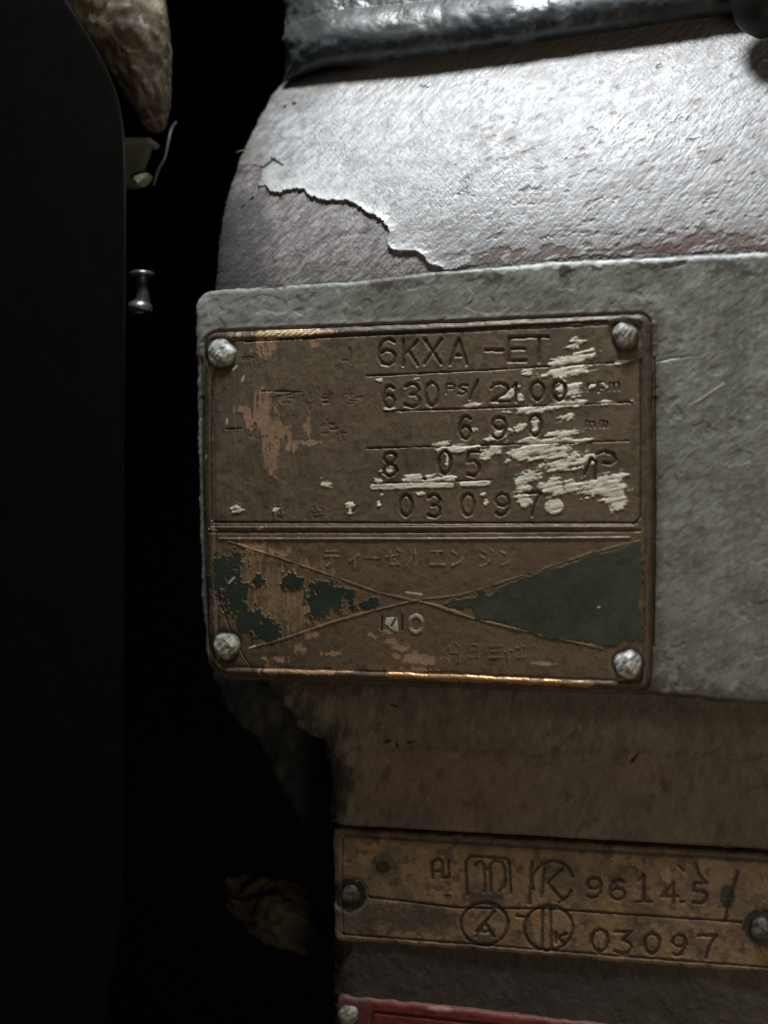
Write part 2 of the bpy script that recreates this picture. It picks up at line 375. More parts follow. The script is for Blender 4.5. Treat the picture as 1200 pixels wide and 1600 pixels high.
step_ = sst(edge - 1, edge + 5, Y)
v1 = fn(X, Y, 7, 63, 3, 80, 2.6); v2 = fn(X, Y, 22, 64, 4); v3 = fn(X, Y, 90, 65, 3)
f.H += lowz * 2.2 + v1 * .8 * sst(760, 440, X) + v2 * .9 + v3 * 1.5 + fn(X, Y, 5, 66, 2) * .22
f.H -= step_ * 12
f.H -= 9 * np.exp(-((Y - edge - 4) / 4.5) ** 2) * (X > 516)
f.H += 7 * sst(1130, 1085, Y - (X - 700) * .03)          # fillet up to the pad
f.fill((.185, .158, .122)); f.mul(1 + .14 * v2 + .18 * v3 + .14 * v1)
f.mix(lowz * sst(.0, .6, fn(X, Y, 120, 67, 2) + .3) * .5, (.19, .145, .11)); f.mix(lowz * sst(-.1, .5, f.blob([(700, 1220, 150, 75, -8), (1000, 1200, 60, 20)]) + .35 * v2) * .75, (.235, .150, .125)); f.mix(sst(60, 10, sd + 22 * v1 + 20 * v2) * .75, (.035, .03, .025))  # last mix paints the left edge's fade into shade in a sooty tone
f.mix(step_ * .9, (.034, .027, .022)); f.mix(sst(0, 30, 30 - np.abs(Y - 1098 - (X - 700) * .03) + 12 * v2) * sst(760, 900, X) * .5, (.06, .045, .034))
f.mix(sst(.3, .8, fn(X, Y, 20, 68, 5, 70, 1.6)) * .5, (.075, .06, .048)); f.mix(sst(1150, 1080, Y - (X - 700) * .03 + 18 * v2) * .45, (.07, .055, .042))  # last mix: grimy dark band painting deeper shade under the pad
cr = f.dist([[(600, 1158), (610, 1157)], [(618, 1162), (622, 1172)], [(634, 1160), (646, 1160)], [(985, 1190), (995, 1178)], [(610, 1100), (622, 1104)]]) + .8 + 1.2 * fn(X, Y, 5, 60, 2)
f.H -= 3 * sst(3.2, .8, cr); f.mix(sst(3.2, 1, cr), (.02, .016, .014))
f.mix(sst(.4, .6, fn(X, Y, 9, 69, 3) - .01 * np.abs(Y - ridge)) * .5, (.26, .22, .17))
f.mix(sst(1130, 1330, Y) * sst(980, 1200, X) * .35, (.10, .08, .065))
f.R[:] = .62
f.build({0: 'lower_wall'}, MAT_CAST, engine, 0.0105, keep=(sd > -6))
# --- dark web of the casting behind the wall's left edge
WEB = [(330, 1030), (345, 1090), (395, 1150), (420, 1190), (448, 1240), (470, 1290), (490, 1340), (600, 1350), (600, 1030)]
f = Field(316, 600, 1040, 1362, 4); X, Y = f.X, f.Y
sd = poly_sd(X, Y, WEB) + fn(X, Y, 24, 71, 3) * 5
f.H = np.where(sd > 0, 60 * np.sqrt(np.clip(sd / 90, 0, 1)), sd * 12) + fn(X, Y, 14, 72, 3, 70, 2) * 3
f.fill((.05, .05, .048)); f.mul(1 + .4 * fn(X, Y, 30, 73, 3)); f.R[:] = .6
f.build({0: 'support_web'}, MAT_CAST, engine, .045, keep=(sd > -8))

# ================================================================== NAMEPLATE
plate = empty('nameplate', 670, 780, 0, 'large brown worn nameplate stamped 6KXA -ET with green enamel triangles, riveted to the grey pad', 'nameplate')
f = Field(312, 1030, 482, 1088, 1.0); X, Y = f.X, f.Y
sd = poly_sd(X, Y, PLATEP) + fn(X, Y, 22, 81, 3) * 1.0
TH = 5.0
f.H = np.where(sd > 0, TH, TH + sd * 4.0)
f.H -= 1.6 * sst(5, 0, sd)
f.H += 1.6 * np.exp(-((sd - 8) / 3.4) ** 2) - 1.3 * np.exp(-((sd - 14) / 2.2) ** 2)
g1 = fn(X, Y, 40, 82, 4); g2 = fn(X, Y, 9, 83, 4); g3 = fn(X, Y, 3, 84, 2); vst = fn(X, Y, 4, 85, 3, 90, 6); dst = fn(X, Y, 4, 86, 3, 12, 7)
leftw = sst(600, 420, X)
f.H += g1 * .5 + g2 * .2 + g3 * .08 + vst * .3 * leftw
f.fill((.178, .137, .088)); f.mul(1 + .10 * g1 + .09 * g2 + .06 * vst)
low = sst(834, 846, Y)
f.mix(low * .8, (.185, .122, .066)); f.mix(leftw * (1 - low) * sst(-.1, .5, fn(X, Y, 28, 87, 3)) * .5, (.105, .09, .066))
f.mix(low * sst(640, 420, X) * sst(960, 1010, Y) * .55, (.085, .065, .048))
f.mix(sst(.15, .6, fn(X, Y, 50, 88, 3)) * .3, (.21, .14, .095)); f.mix(sst(.1, .6, fn(X, Y, 60, 89, 4, 15, 2)) * .35, (.095, .075, .055)); f.mix(sst(26, 4, sd + 9 * g2 + 6 * g1) * .55, (.07, .052, .038)); f.mix(sst(.4, .62, fn(X, Y, 11, 188, 4)) * .4, (.07, .05, .04)); f.mix(sst(.1, .5, f.blob([(850, 728, 60, 30), (700, 640, 60, 16), (540, 640, 70, 50)]) + .3 * g2) * .3, (.20, .10, .07))
f.R[:] = .46 + .10 * g2; f.M[:] = .12
# frame lines
def line(pts, wd, dep, col=None, cm=1.0, wob=.5, hi=0):
    d_ = f.dist([pts]) + fn(X, Y, 14, 90 + len(pts), 3) * wob
    m_ = sst(wd, wd * .3, d_); f.H -= dep * m_
    if col is not None: f.mix(m_ * cm, col)
DK = (.028, .021, .015)
line([(333, 590), (332, 700), (333, 812)], 2.2, 1.8, DK, .9)
line([(384, 534), (640, 520), (948, 503)], 2.6, 1.8, DK, .75)
line([(1001, 562), (1002, 690), (1001, 808), (990, 818)], 2.6, 1.8, DK, .7)
line([(336, 816), (660, 817), (996, 817)], 2.4, 2.0, DK, .7)
line([(330, 831), (660, 831), (1000, 829)], 3.6, 1.6, DK, .45)
line([(345, 842), (660, 842), (985, 840)], 2.0, -1.5, (.27, .23, .17), .6)
line([(332, 824), (660, 824), (990, 823)], 2.4, -1.2, (.27, .23, .17), .45)
line([(574, 588), (680, 583), (760, 579), (985, 566)], 1.9, 1.6, DK, .75, .9)
line([(600, 643), (700, 640), (790, 637), (985, 629)], 1.9, 1.6, DK, .75, .9)
line([(574, 701), (680, 698), (860, 693), (983, 689)], 1.9, 1.6, DK, .75, .9)
line([(580, 755), (680, 753), (770, 750)], 1.7, 1.5, DK, .75, .7)
line([(410, 612), (452, 611)], 1.6, 1.0, DK, .6); line([(432, 613), (474, 613)], 1.6, 1.0, DK, .6); line([(355, 671), (378, 670)], 1.6, 1.2, DK, .7)
# bow tie outline in the lower field
line([(358, 846), (440, 872), (520, 900), (590, 925), (645, 938), (720, 930), (800, 905), (900, 872), (985, 848)], 2.0, -.8, (.24, .18, .12), .22, 1.4)
line([(392, 1012), (450, 996), (520, 972), (580, 955), (620, 945), (650, 938), (680, 945), (740, 966), (830, 988), (940, 1012)], 2.2, -1.1, (.34, .29, .22), .4, 1.3)
line([(338, 866), (345, 940), (362, 985), (372, 1008), (392, 1040)], 2.0, 1.2, DK, .5)
# brass laid bare by wear
BR = f.blob([(425, 522, 50, 7, 2), (470, 519, 55, 7, 3), (409, 541, 14, 18), (425, 536, 8, 18), (493, 537, 7, 9), (510, 519, 30, 5, 2),
             (380, 640, 16, 9), (412, 640, 20, 38), (432, 672, 20, 34), (426, 714, 13, 30), (397, 650, 18, 14), (480, 666, 8, 22), (488, 690, 24, 5), (455, 690, 10, 16),
             (398, 852, 26, 9, -18), (436, 862, 20, 7, -18), (453, 857, 6, 8), (433, 1028, 19, 5), (424, 1045, 16, 8), (480, 1048, 50, 5, -2),
             (652, 1026, 48, 11, -8), (628, 1012, 18, 9), (606, 985, 18, 9), (585, 992, 10, 6, -40), (612, 1001, 16, 6), (640, 1046, 50, 6), (540, 1046, 30, 5), (520, 1020, 16, 6), (485, 990, 14, 10), (470, 1012, 9, 9)])
brn = BR + .65 * vst * leftw + .34 * g2 + .22 * g3
bm = sst(.10, .55, brn) * (.85 + .3 * vst * leftw)
tan_ = sst(.1, .5, f.blob([(430, 925, 62, 60), (470, 955, 45, 32), (400, 895, 40, 30), (490, 884, 40, 12, -10)]) + .6 * vst + .4 * g2)
tan_ *= .75 + .5 * vst; f.mix(tan_ * .85, (.33, .215, .115)); f.H -= tan_ * .5
f.mix(bm, (.60, .38, .23)); f.M = np.maximum(f.M, bm * .45); f.R = f.R * (1 - bm) + .42 * bm; f.H -= bm * .5
rib = sst(.2, .5, f.blob([(455, 521, 75, 9, 3)])); f.H += rib * 1.0 * np.sin((X * .9 + Y * 1.1) * .75 + g2 * 2)   # filed notches on the rim
f.mix(rib * .9, (.85, .68, .42))
bot = sst(8.0, 3.0, f.dist([[(612, 1053), (680, 1056), (740, 1059), (820, 1063), (925, 1068)]]) + 1.5 * g2 + sst(740, 900, X) * 1.6 + 2.6 * sst(-.1, .5, fn(X, Y, 16, 105, 3)))
f.mix(bot, (.80, .46, .22)); f.M = np.maximum(f.M, bot * .7); f.R = f.R * (1 - bot) + .3 * bot
bot2 = sst(5, 3, f.dist([[(420, 1047), (520, 1050)]]) + 1.5 * g2); f.mix(bot2 * .6, (.6, .38, .22)); f.M = np.maximum(f.M, bot2 * .4)
f.mix(sst(.2, .5, f.blob([(850, 1036, 28, 5, -3)]) + .2 * g2), (.42, .36, .28))
f.mix(sst(.1, .6, f.blob([(925, 1028, 45, 32), (860, 1018, 50, 20)]) + .4 * g2) * .6, (.20, .145, .075))
# green enamel
gn = poly_sd(X, Y, [(690, 944), (760, 928), (800, 908), (850, 890), (885, 880), (925, 865), (965, 858), (985, 848), (1001, 842), (1003, 1000), (975, 1003), (935, 1008), (925, 1004), (912, 1002), (860, 997), (820, 985), (790, 973), (745, 965), (735, 950)])
gn = gn + fn(X, Y, 16, 101, 4) * 4.5 + fn(X, Y, 4, 102, 2) * 1.2
gl = f.blob([(358, 885, 26, 30), (372, 925, 28, 34), (345, 900, 18, 42), (398, 972, 36, 20, -25), (420, 985, 22, 14), (405, 905, 12, 12), (462, 908, 22, 14), (500, 915, 26, 10), (516, 935, 38, 26), (503, 950, 20, 20), (575, 944, 24, 8, 15), (753, 926, 7, 5)])
gl = (gl + .45 * fn(X, Y, 12, 103, 4) + .25 * g3 + .2 * vst - .17) * 22
green = np.maximum(gn, gl); gm = sst(-1.2, 1.4, green) * sst(6, 12, sd)
f.mix(gm, (.058, .066, .044)); f.mul(1 + gm * (.14 * g1 + .10 * g2)); f.mix(gm * sst(.3, .7, fn(X, Y, 5, 104, 3, 25, 4)) * .3, (.12, .11, .08)); f.mix(sst(-.3, .6, gl) * (X < 600) * .7, (.026, .042, .034))
f.H += gm * .8; f.H = np.where(gm > .5, f.H * .0 + TH + .9 + g1 * .35 + g3 * .06, f.H); f.R = f.R * (1 - gm) + (.40 + .1 * g1) * gm; f.M *= 1 - gm
# stamped lettering
S = []
for ch, x0, x1, y0, y1 in [('6', 593, 618, 530, 571), ('K', 631, 653, 533, 571), ('X', 664, 690, 531, 569), ('A', 704, 730, 530, 570), ('-', 760, 786, 528, 568), ('E', 796, 822, 528, 565), ('T', 822, 856, 527, 566),
        ('6', 600, 617, 603, 637), ('3', 634, 656, 600, 637), ('0', 666, 685, 598, 635), ('/', 735, 747, 596, 624),
        ('2', 769, 795, 600, 627), ('1', 799, 812, 600, 627), ('0', 830, 850, 597, 625), ('0', 864, 884, 596, 626),
        ('6', 719, 736, 651, 686), ('9', 770, 791, 652, 685), ('0', 827, 846, 648, 681),
        ('8', 600, 621, 708, 743), ('0', 686, 705, 704, 741), ('5', 729, 750, 706, 744),
        ('0', 626, 644, 773, 807), ('3', 670, 688, 773, 808), ('0', 722, 741, 772, 806), ('9', 775, 796, 772, 805), ('7', 820, 846, 770, 806)]:
    S += glyph(ch, x0, x1, y0, y1)
S += [[(934, 709), (945, 705), (958, 710), (962, 719), (955, 725), (943, 723)], [(914, 741), (924, 716), (932, 722), (930, 748)]]
S += glyph('.', 660, 668, 735, 748)
dl = f.dist(S) + fn(X, Y, 10, 111, 3) * .8
lm = sst(3.7, 1.2, dl)
small = []
for ch, x0, x1, y0, y1 in [('P', 698, 712, 601, 615), ('S', 716, 731, 602, 617), ('r', 917, 930, 594, 612), ('p', 934, 948, 593, 609), ('m', 953, 968, 594, 610),
        ('m', 916, 930, 655, 668), ('m', 938, 950, 654, 668)]:
    small += glyph(ch, x0, x1, y0, y1)
ds = f.dist(small) + fn(X, Y, 6, 112, 2) * .7
sm_ = sst(2.4, .8, ds)
# worn embossed captions
worn = []
rnd = random.Random(4)
def ghost(x0, y0, w_, h_, k=5):
    for _ in range(k):
        a = rnd.random(); x = x0 + rnd.random() * w_; y = y0 + rnd.random() * h_
        if a < .5: worn.append([(x - w_ * .3, y), (x + w_ * .3, y - 1)])
        else: worn.append([(x, y - h_ * .3), (x + 1, y + h_ * .3)])
for x0, y0 in [(385, 556), (400, 548), (540, 548), (424, 620), (445, 617), (470, 620), (508, 616), (545, 614), (505, 662), (522, 668), (385, 668), (360, 790), (427, 790), (485, 790), (541, 788)]: ghost(x0, y0, 16, 18)
for k, x0 in zip(['de', 'i', 'bar', 'ze', 'ru', 'e', 'n', 'ji', 'n'], [508, 544, 572, 604, 636, 672, 706, 750, 782]):
    worn += glyph(k, x0, x0 + 23, 859, 885, 0, KANA)
worn += [[(703, 1010), (700, 1030)], [(712, 1004), (720, 1012), (717, 1034)], [(706, 1020), (716, 1020)], [(734, 1008), (748, 1007), (747, 1026), (734, 1027), (734, 1008)], [(735, 1017), (747, 1016)],
         [(766, 1010), (784, 1009)], [(768, 1018), (782, 1017)], [(765, 1028), (786, 1027)], [(794, 1010), (794, 1030)], [(790, 1018), (800, 1016)], [(808, 1012), (820, 1010)], [(814, 1006), (814, 1030)], [(806, 1028), (824, 1026)]]
dw = f.dist(worn) + fn(X, Y, 7, 113, 3) * 1.0
wm = sst(2.4, .9, dw)
wm *= .6 + .4 * sst(-.2, .5, fn(X, Y, 18, 116, 3)); f.H += wm * .95 * (1 - 2 * (Y < 700)); f.mix(wm * .45, (.09, .07, .05))
f.mix(sst(1.6, .6, f.dist(worn[-60:]) + fn(X, Y, 7, 114, 3) * 2.2) * (Y > 840) * (Y < 900) * .5, (.33, .28, .24))
# logo letters in the lower field
logo = glyph('O' if 'O' in G else '0', 641, 661, 961, 988)
dlo = f.dist(logo); lo = sst(3.4, 1.8, dlo); f.H += lo * 1.4
f.mix(lo * sst(.1, .35, np.abs(Y - 974.5) / 26 + .05 * g2), (.60, .58, .50)); f.mix(lo * .4, (.16, .13, .1))
sq = poly_sd(X, Y, [(604, 964), (622, 963), (623, 987), (614, 986), (603, 975)]) + g2 * 1.5
f.mix(sst(0, 1.5, sq), (.56, .54, .45)); f.H += sst(0, 2, sq) * 1.0
dn = f.dist([[(613, 978), (619, 967)], [(629, 962), (629, 984)], [(598, 964), (597, 984)]]); f.H -= sst(2.4, .8, dn) * 1.4; f.mix(sst(2.6, .8, dn), DK)
# cream paint left on the plate
WP = f.blob([(901, 540, 14, 8, 15), (894, 562, 36, 8, 14), (885, 581, 40, 8, 6), (825, 583, 10, 5), (797, 617, 16, 7, 40), (812, 622, 6, 8), (879, 608, 7, 12), (899, 610, 15, 9, 15), (881, 633, 36, 6, 8), (828, 642, 27, 6, 6),
             (736, 634, 17, 4, 5), (954, 629, 24, 4, 1), (970, 567, 15, 4, 8), (793, 645, 13, 3), (837, 662, 6, 14), (885, 653, 13, 5, 20), (815, 668, 10, 7, 20), (776, 681, 20, 7, 15), (882, 680, 22, 8, 8), (856, 690, 62, 5, 1),
             (692, 694, 14, 4, 6), (712, 702, 34, 5, 5), (850, 706, 60, 15, 4), (880, 724, 36, 12, 12), (768, 706, 22, 9, 20), (920, 717, 9, 8), (825, 745, 24, 10, 6), (818, 762, 15, 17), (863, 762, 22, 14), (894, 760, 15, 10),
             (945, 762, 40, 17), (963, 780, 16, 18), (961, 744, 20, 7, 8), (821, 784, 9, 13, 40), (673, 749, 16, 7), (650, 748, 18, 7, 4), (606, 738, 9, 5, 20), (592, 750, 8, 4), (702, 747, 10, 5),
             (595, 594, 5, 3), (650, 593, 7, 2.4, 12), (372, 797, 12, 6), (433, 796, 8, 5, 20), (548, 793, 7, 8), (514, 757, 12, 7, -20), (925, 605, 6, 3, 30), (946, 603, 4, 7, 30), (963, 600, 3, 5), (598, 773, 5, 3, 40), (660, 772, 8, 3, 5),
             (756, 773, 4, 3), (760, 785, 3, 5), (742, 672, 10, 5, 10), (700, 716, 4, 12), (593, 786, 3, 4), (608, 640, 10, 2)])
wn = WP + .50 * dst + .34 * g2 + .14 * g3 + .09
solid = f.blob([(866, 792, 18, 13, 20), (950, 765, 30, 14), (966, 778, 13, 20)]) + .12 * g2
lw = sst(4.6, 3.4, f.dist([[(584, 761), (640, 760), (706, 758)], [(722, 757), (764, 755)]]) + 1.2 * g2 + 1.0 * dst)
wpm = np.maximum(sst(.02, .46, wn), np.maximum(sst(.1, .25, solid), lw))
wpm = wpm * sst(.6, .2, np.clip(sst(3.6, 2.0, dl), 0, 1))
cream = np.array([.86, .82, .67]); f.mix(wpm * .93, cream); f.mul(1 + wpm * (.14 * g2 + .2 * dst))
f.H += wpm * (1.0 + .35 * dst + .2 * g2); f.R = f.R * (1 - wpm) + .55 * wpm; f.M *= 1 - wpm
f.mix(sst(.3, .6, f.blob([(736, 634, 17, 4, 5)])) * .5, (.7, .45, .42))
# press the characters in
wear = .75 + .25 * sst(-.5, .4, fn(X, Y, 26, 115, 3)); lm = lm * wear; f.H -= lm * 2.3; f.H += .3 * np.exp(-((dl - 5.5) / 1.8) ** 2)
f.mix(sst(3.0, .8, dl) * .88 * wear, (.045, .034, .024)); f.H -= sm_ * 1.4; f.mix(sm_ * .55, (.06, .045, .03)); f.M *= 1 - lm
for rx_, ry_ in [(345, 552), (976, 524), (353, 1009), (981, 1038)]:
    dr = np.hypot(X - rx_, Y - ry_); f.mix(sst(31, 21, dr + 4 * g2) * .8, (.05, .04, .032)); f.H -= 2.0 * np.exp(-((dr - 23) / 4) ** 2)
# small bright nicks
nick = f.dist([[(366, 578), (372, 572)], [(380, 596), (383, 588)], [(356, 662), (357, 655)], [(322, 718), (324, 712)], [(328, 826), (340, 828)], [(405, 827), (412, 824)], [(360, 910), (368, 902)], [(392, 1012), (400, 1009)], [(636, 925), (660, 928)], [(935, 948), (937, 948)]])
f.mix(sst(2.0, .9, nick), (.6, .6, .52))
f.part[lm > .35] = 1; f.part[sm_ > .6] = 1
f.part[(gm > .5) & (f.part == 0)] = 2; f.part[(wpm > .5) & (f.part == 0)] = 3
f.build({0: 'plate_body', 1: 'stamped_lettering', 2: 'green_enamel', 3: 'cream_paint'}, MAT_PLATE, plate, 0.0, keep=(sd > -2.6))

def rivet(parent, x, y, r, Y0, col, hgt=.62, seed=0, label=None, met=.15):
    nr, na = 16, 48
    rho = np.linspace(0.02, 1.0, nr)[:, None]; th = np.linspace(0, 2 * math.pi, na + 1)[None, :]
    n1 = lambda s, c: fn(600 + rho * np.cos(th) * r * 1.0, 600 + rho * np.sin(th) * r, s, seed, 3, 60, 2)
    wob = 1 + .05 * np.sin(3 * th + seed) + .03 * np.sin(5 * th + seed * 2)
    PX = x + r * rho * wob * np.cos(th); PY = y + r * rho * wob * np.sin(th)
    nn = fn(PX, PY, 5, seed, 3, 55, 2.2); nb = fn(PX, PY, 12, seed + 5, 2)
    H = r * hgt * np.sqrt(np.clip(1 - (rho * .985) ** 2.4, 0, 1)) + (nn * 1.3 + nb * 1.4) * (1 - rho ** 6)
    H = np.where(rho > .99, -3, H)
    C = np.ones(PX.shape + (3,)) * np.asarray(col); C *= (1 + .5 * nn + .3 * nb)[..., None]; gm_ = (sst(.15, .5, fn(PX, PY, 8, seed + 9, 3)) * .7)[..., None]; C = C * (1 - gm_) + np.array([.16, .15, .125]) * gm_
    dm = (sst(.78, 1.0, rho + .15 * nb) * .8)[..., None]; C = C * (1 - dm) + np.array([.07, .06, .05]) * dm
    P = at(PX, PY, Y0); P[..., 1] -= H * U
    o = grid_objects(P, C, np.full(PX.shape, .50), np.full(PX.shape, met), np.zeros(PX.shape, int), {0: 'rivet'}, MAT_BITS, parent)[0]
    if label: o['label'] = label
    return o
PY_ = -TH * U
rivet(plate, 346, 552, 23, PY_, (.60, .62, .57), .42, 1, 'chalky grey rivet in the top left corner')
rivet(plate, 976, 524, 20, PY_, (.45, .46, .43), .7, 2, 'shiny domed rivet in the top right corner')
rivet(plate, 354, 1009, 21, PY_, (.56, .57, .48), .38, 3, 'scratched pale rivet in the bottom left corner')
rivet(plate, 981, 1038, 23, PY_, (.68, .68, .66), .6, 4, 'bright silver rivet in the bottom right corner')

# ================================================================== LOWER BRASS PLATE
BASE2 = 0.0105 + 6 * U
plate2 = empty('nameplate', 860, 1400, BASE2, 'narrow tan brass plate below the large one, stamped 96145 over 03097', 'nameplate')
f = Field(512, 1350, 1282, 1540, 1.2); X, Y = f.X, f.Y
sd = poly_sd(X, Y, P2) + fn(X, Y, 20, 121, 3) * 1.2
g1 = fn(X, Y, 40, 122, 4); g2 = fn(X, Y, 9, 123, 4); g3 = fn(X, Y, 3.5, 124, 2)
f.H = np.where(sd > 0, 3.0 - 2 * sst(5, 0, sd), 1 + sd * 4) + g1 * .8 + g2 * .4 + g3 * .15
f.fill((.275, .178, .098)); f.mul(1 + .16 * g1 + .16 * g2)
f.mix(sst(.05, .5, fn(X, Y, 34, 125, 4) + .35 * sst(760, 540, X)) * .65, (.13, .10, .07))
f.mix(sst(.0, .45, f.blob([(650, 1435, 90, 28, -4), (560, 1440, 50, 30), (600, 1350, 26, 22), (760, 1405, 40, 20), (745, 1470, 60, 14)]) + .35 * g2) * .75, (.065, .056, .042))
f.mix(sst(22, 6, sd + 6 * g1) * sst(0, 60, 1400 - Y + 60 + (X - 900) * .05) * .7, (.085, .068, .05))
f.mix(sst(.42, .6, fn(X, Y, 14, 126, 3)) * .6, (.06, .045, .032))
def line2(pts, wd, dep, cm=.85):
    d_ = f.dist(pts) + fn(X, Y, 12, 127, 3) * .7; m_ = sst(wd, wd * .3, d_); f.H -= dep * m_; f.mix(m_ * cm, (.035, .025, .018)); return m_
line2([[(578, 1401), (720, 1418), (850, 1419), (1158, 1440)]], 3.0, 2.2)
line2([[(536, 1310), (534, 1400), (537, 1462)]], 2.2, 1.8, .6); line2([[(536, 1459), (720, 1473), (972, 1493), (1345, 1522)]], 2.6, 2.0, .8)
line2([[(540, 1306), (800, 1322), (1345, 1354)]], 3.5, 1.8, .6)
T = [[(676, 1372), (674, 1348), (684, 1342), (691, 1346), (691, 1371)], [(676, 1361), (690, 1360)], [(692, 1371), (701, 1371), (700, 1345)],
     [(730, 1397), (727, 1346), (735, 1337), (790, 1341), (795, 1346), (798, 1396)], [(743, 1351), (750, 1345), (756, 1352), (758, 1375), (757, 1392)],
     [(767, 1392), (765, 1352), (772, 1345), (784, 1347), (789, 1360), (788, 1385), (780, 1392)], [(758, 1358), (765, 1357)],
     [(830, 1345), (829, 1378), (828, 1411)], [(831, 1347), (827, 1411)], arc(863, 1378, 32, 33, 160, 345, 16), arc(863, 1378, 32, 33, 25, 70, 6),
     [(850, 1357), (846, 1401)], [(878, 1357), (856, 1379), (877, 1404)],
     [(1152, 1362), (1146, 1385), (1137, 1410), (1133, 1438)], [(1060, 1352), (1068, 1360)], [(1086, 1350), (1092, 1366), (1100, 1376)], [(1064, 1408), (1068, 1408)],
     arc(757, 1443, 37, 33, 0, 360, 26), [(744, 1463), (757, 1440), (771, 1462)], [(749, 1456), (766, 1455)], [(772, 1424), (744, 1455)],
     arc(857, 1449, 38, 35, 0, 360, 26), [(848, 1418), (847, 1482)], [(860, 1418), (862, 1483)], [(868, 1456), (869, 1472)], [(884, 1458), (870, 1464), (880, 1472)], [(808, 1430), (820, 1432)]]
for ch, x0, x1, y0, y1 in [('9', 917, 939, 1371, 1402), ('6', 953, 976, 1374, 1405), ('i', 993, 1017, 1367, 1408), ('4', 1034, 1058, 1378, 1410), ('5', 1081, 1105, 1379, 1411),
        ('0', 925, 949, 1451, 1486), ('t', 961, 987, 1453, 1489), ('0', 1007, 1030, 1457, 1489), ('9', 1050, 1071, 1460, 1492), ('7', 1090, 1119, 1461, 1497)]:
    T += glyph(ch, x0, x1, y0, y1)
dl = f.dist(T) + fn(X, Y, 10, 128, 3) * .9; lm = sst(4.0, 1.3, dl); f.H -= lm * 2.8; f.mix(sst(3.4, 1.2, dl) * .8, (.04, .028, .02))
blot = sst(.1, .3, f.blob([(1138, 1398, 14, 22, 0), (700, 1397, 0.1 + 8, 3), (600, 1352, 14, 12)]) + .1 * g2); f.mix(blot * .9, (.035, .03, .024)); f.H += blot * 1.2
f.mix(sst(.2, .5, f.blob([(1040, 1366, 14, 14)]) + .3 * g2) * .7, (.42, .34, .25))
for a_, b_ in [(548, 1397), (1190, 1450)]:
    dr = np.hypot(X - a_, Y - b_); f.mix(sst(36 if a_ > 900 else 26, 24, dr + 4 * g2) * .95, (.016, .014, .012)); f.H -= 2 * sst(31, 26, dr)
f.R[:] = .58; f.M[:] = .0
f.part[lm > .45] = 1
f.build({0: 'plate_body', 1: 'stamped_lettering'}, MAT_PLATE, plate2, BASE2, keep=(sd > -3))
rivet(plate2, 548, 1397, 15, BASE2 - U, (.07, .052, .04), .4, 6, 'dark dirty rivet at the left end')
rivet(plate2, 1190, 1450, 19, BASE2 - U, (.10, .095, .09), .7, 7, 'grey rivet in a black ring at the right end')

# ================================================================== RED PLATE
plate3 = empty('nameplate', 860, 1600, BASE2, 'dull red plate cut off by the bottom edge of the photo', 'nameplate')
f = Field(518, 1350, 1546, 1740, 1.8); X, Y = f.X, f.Y
sd = poly_sd(X, Y, P3) + fn(X, Y, 18, 131, 3) * 1.6; g1 = fn(X, Y, 40, 132, 4); g2 = fn(X, Y, 9, 133, 4)
f.H = np.where(sd > 0, 3.0 - 2 * sst(5, 0, sd), 1 + sd * 4) + g1 * .7 + g2 * .4
f.fill((.17, .026, .021)); f.mul(1 + .15 * g1 + .15 * g2)
f.mix(sst(9, 3, sd + 3 * g2) * .6, (.22, .08, .065)); f.mix(sst(600, 540, X + 15 * g2) * .8, (.09, .055, .045))
d = f.dist([[(578, 1610), (584, 1581), (690, 1592), (1300, 1660)]]); f.H -= 2 * sst(3, 1, d); f.mix(sst(3, 1, d), (.06, .012, .01))
f.mix(sst(.1, .4, f.blob([(690, 1576, 24, 4, -6)]) + .3 * g2) * .6, (.45, .3, .27))
f.R[:] = .55
f.build({0: 'plate_body'}, MAT_PLATE, plate3, BASE2, keep=(sd > -4))
rivet(plate3, 545, 1585, 17, BASE2 - U, (.36, .34, .31), .6, 9)

# ================================================================== PIPE CASTING ABOVE
pipe = empty('intake_casting', 800, 20, 0.05, 'dark blue grey lumpy casting with a rounded lower bead above the silvery shoulder', 'engine casting')
nu, nv = 900, 260
px = np.linspace(424, 1380, nu)[None, :]; t = np.linspace(0, 1, nv)[:, None]
ylow = interp(px, [(430, 118), (500, 106), (640, 94), (800, 73), (1000, 44), (1140, 24), (1380, -10)])
# section: starts tucked under, rounds forward over the bead, then a valley and the wall rising to the top
ang = np.clip(t / .55, 0, 1) * math.pi * .80 - math.pi * .42
rb = 46.0
bx = rb * np.cos(ang); bz = rb * np.sin(ang)
s2 = np.clip((t - .55) / .45, 0, 1)
dep = np.where(t < .55, 46 - bx, 46 - rb * math.cos(math.pi * .38) + 30 * np.sin(s2 * math.pi * .5) * 1.0)
hgt = np.where(t < .55, bz + rb, rb * math.sin(math.pi * .38) + rb + s2 * 190)
PXg = px + 0 * t; PYg = ylow - hgt
endl = np.clip(1 - (PXg - 424 - 8 * fn(PXg, PYg, 40, 201)) / 120, 0, 1)
n1 = fn(PXg, PYg, 13, 202, 4); n2 = fn(PXg, PYg, 34, 203, 3); n3 = fn(PXg, PYg, 5, 204, 3, 60, 2)
H = (n1 * 1.1 + n3 * .5) * sst(.28, .55, t) + n2 * 1.9 - 75 * (1 - np.sqrt(np.clip(1 - endl ** 2, 0, 1)))
P = at(PXg, PYg, .0230 + dep * U); P[..., 1] -= H * U
C = np.ones(PXg.shape + (3,)) * np.array([.034, .041, .046]); C *= (1 + .35 * n2 + .3 * n1)[..., None]
m = (sst(760, 640, PXg) * sst(70, 40, PYg + 14 * n2))[..., None] * .7; C = C * (1 - m) + np.array([.075, .083, .072]) * m
m = (sst(.3, .6, n1 + .3 * n2) * .4)[..., None]; C = C * (1 - m) + np.array([.10, .115, .12]) * m
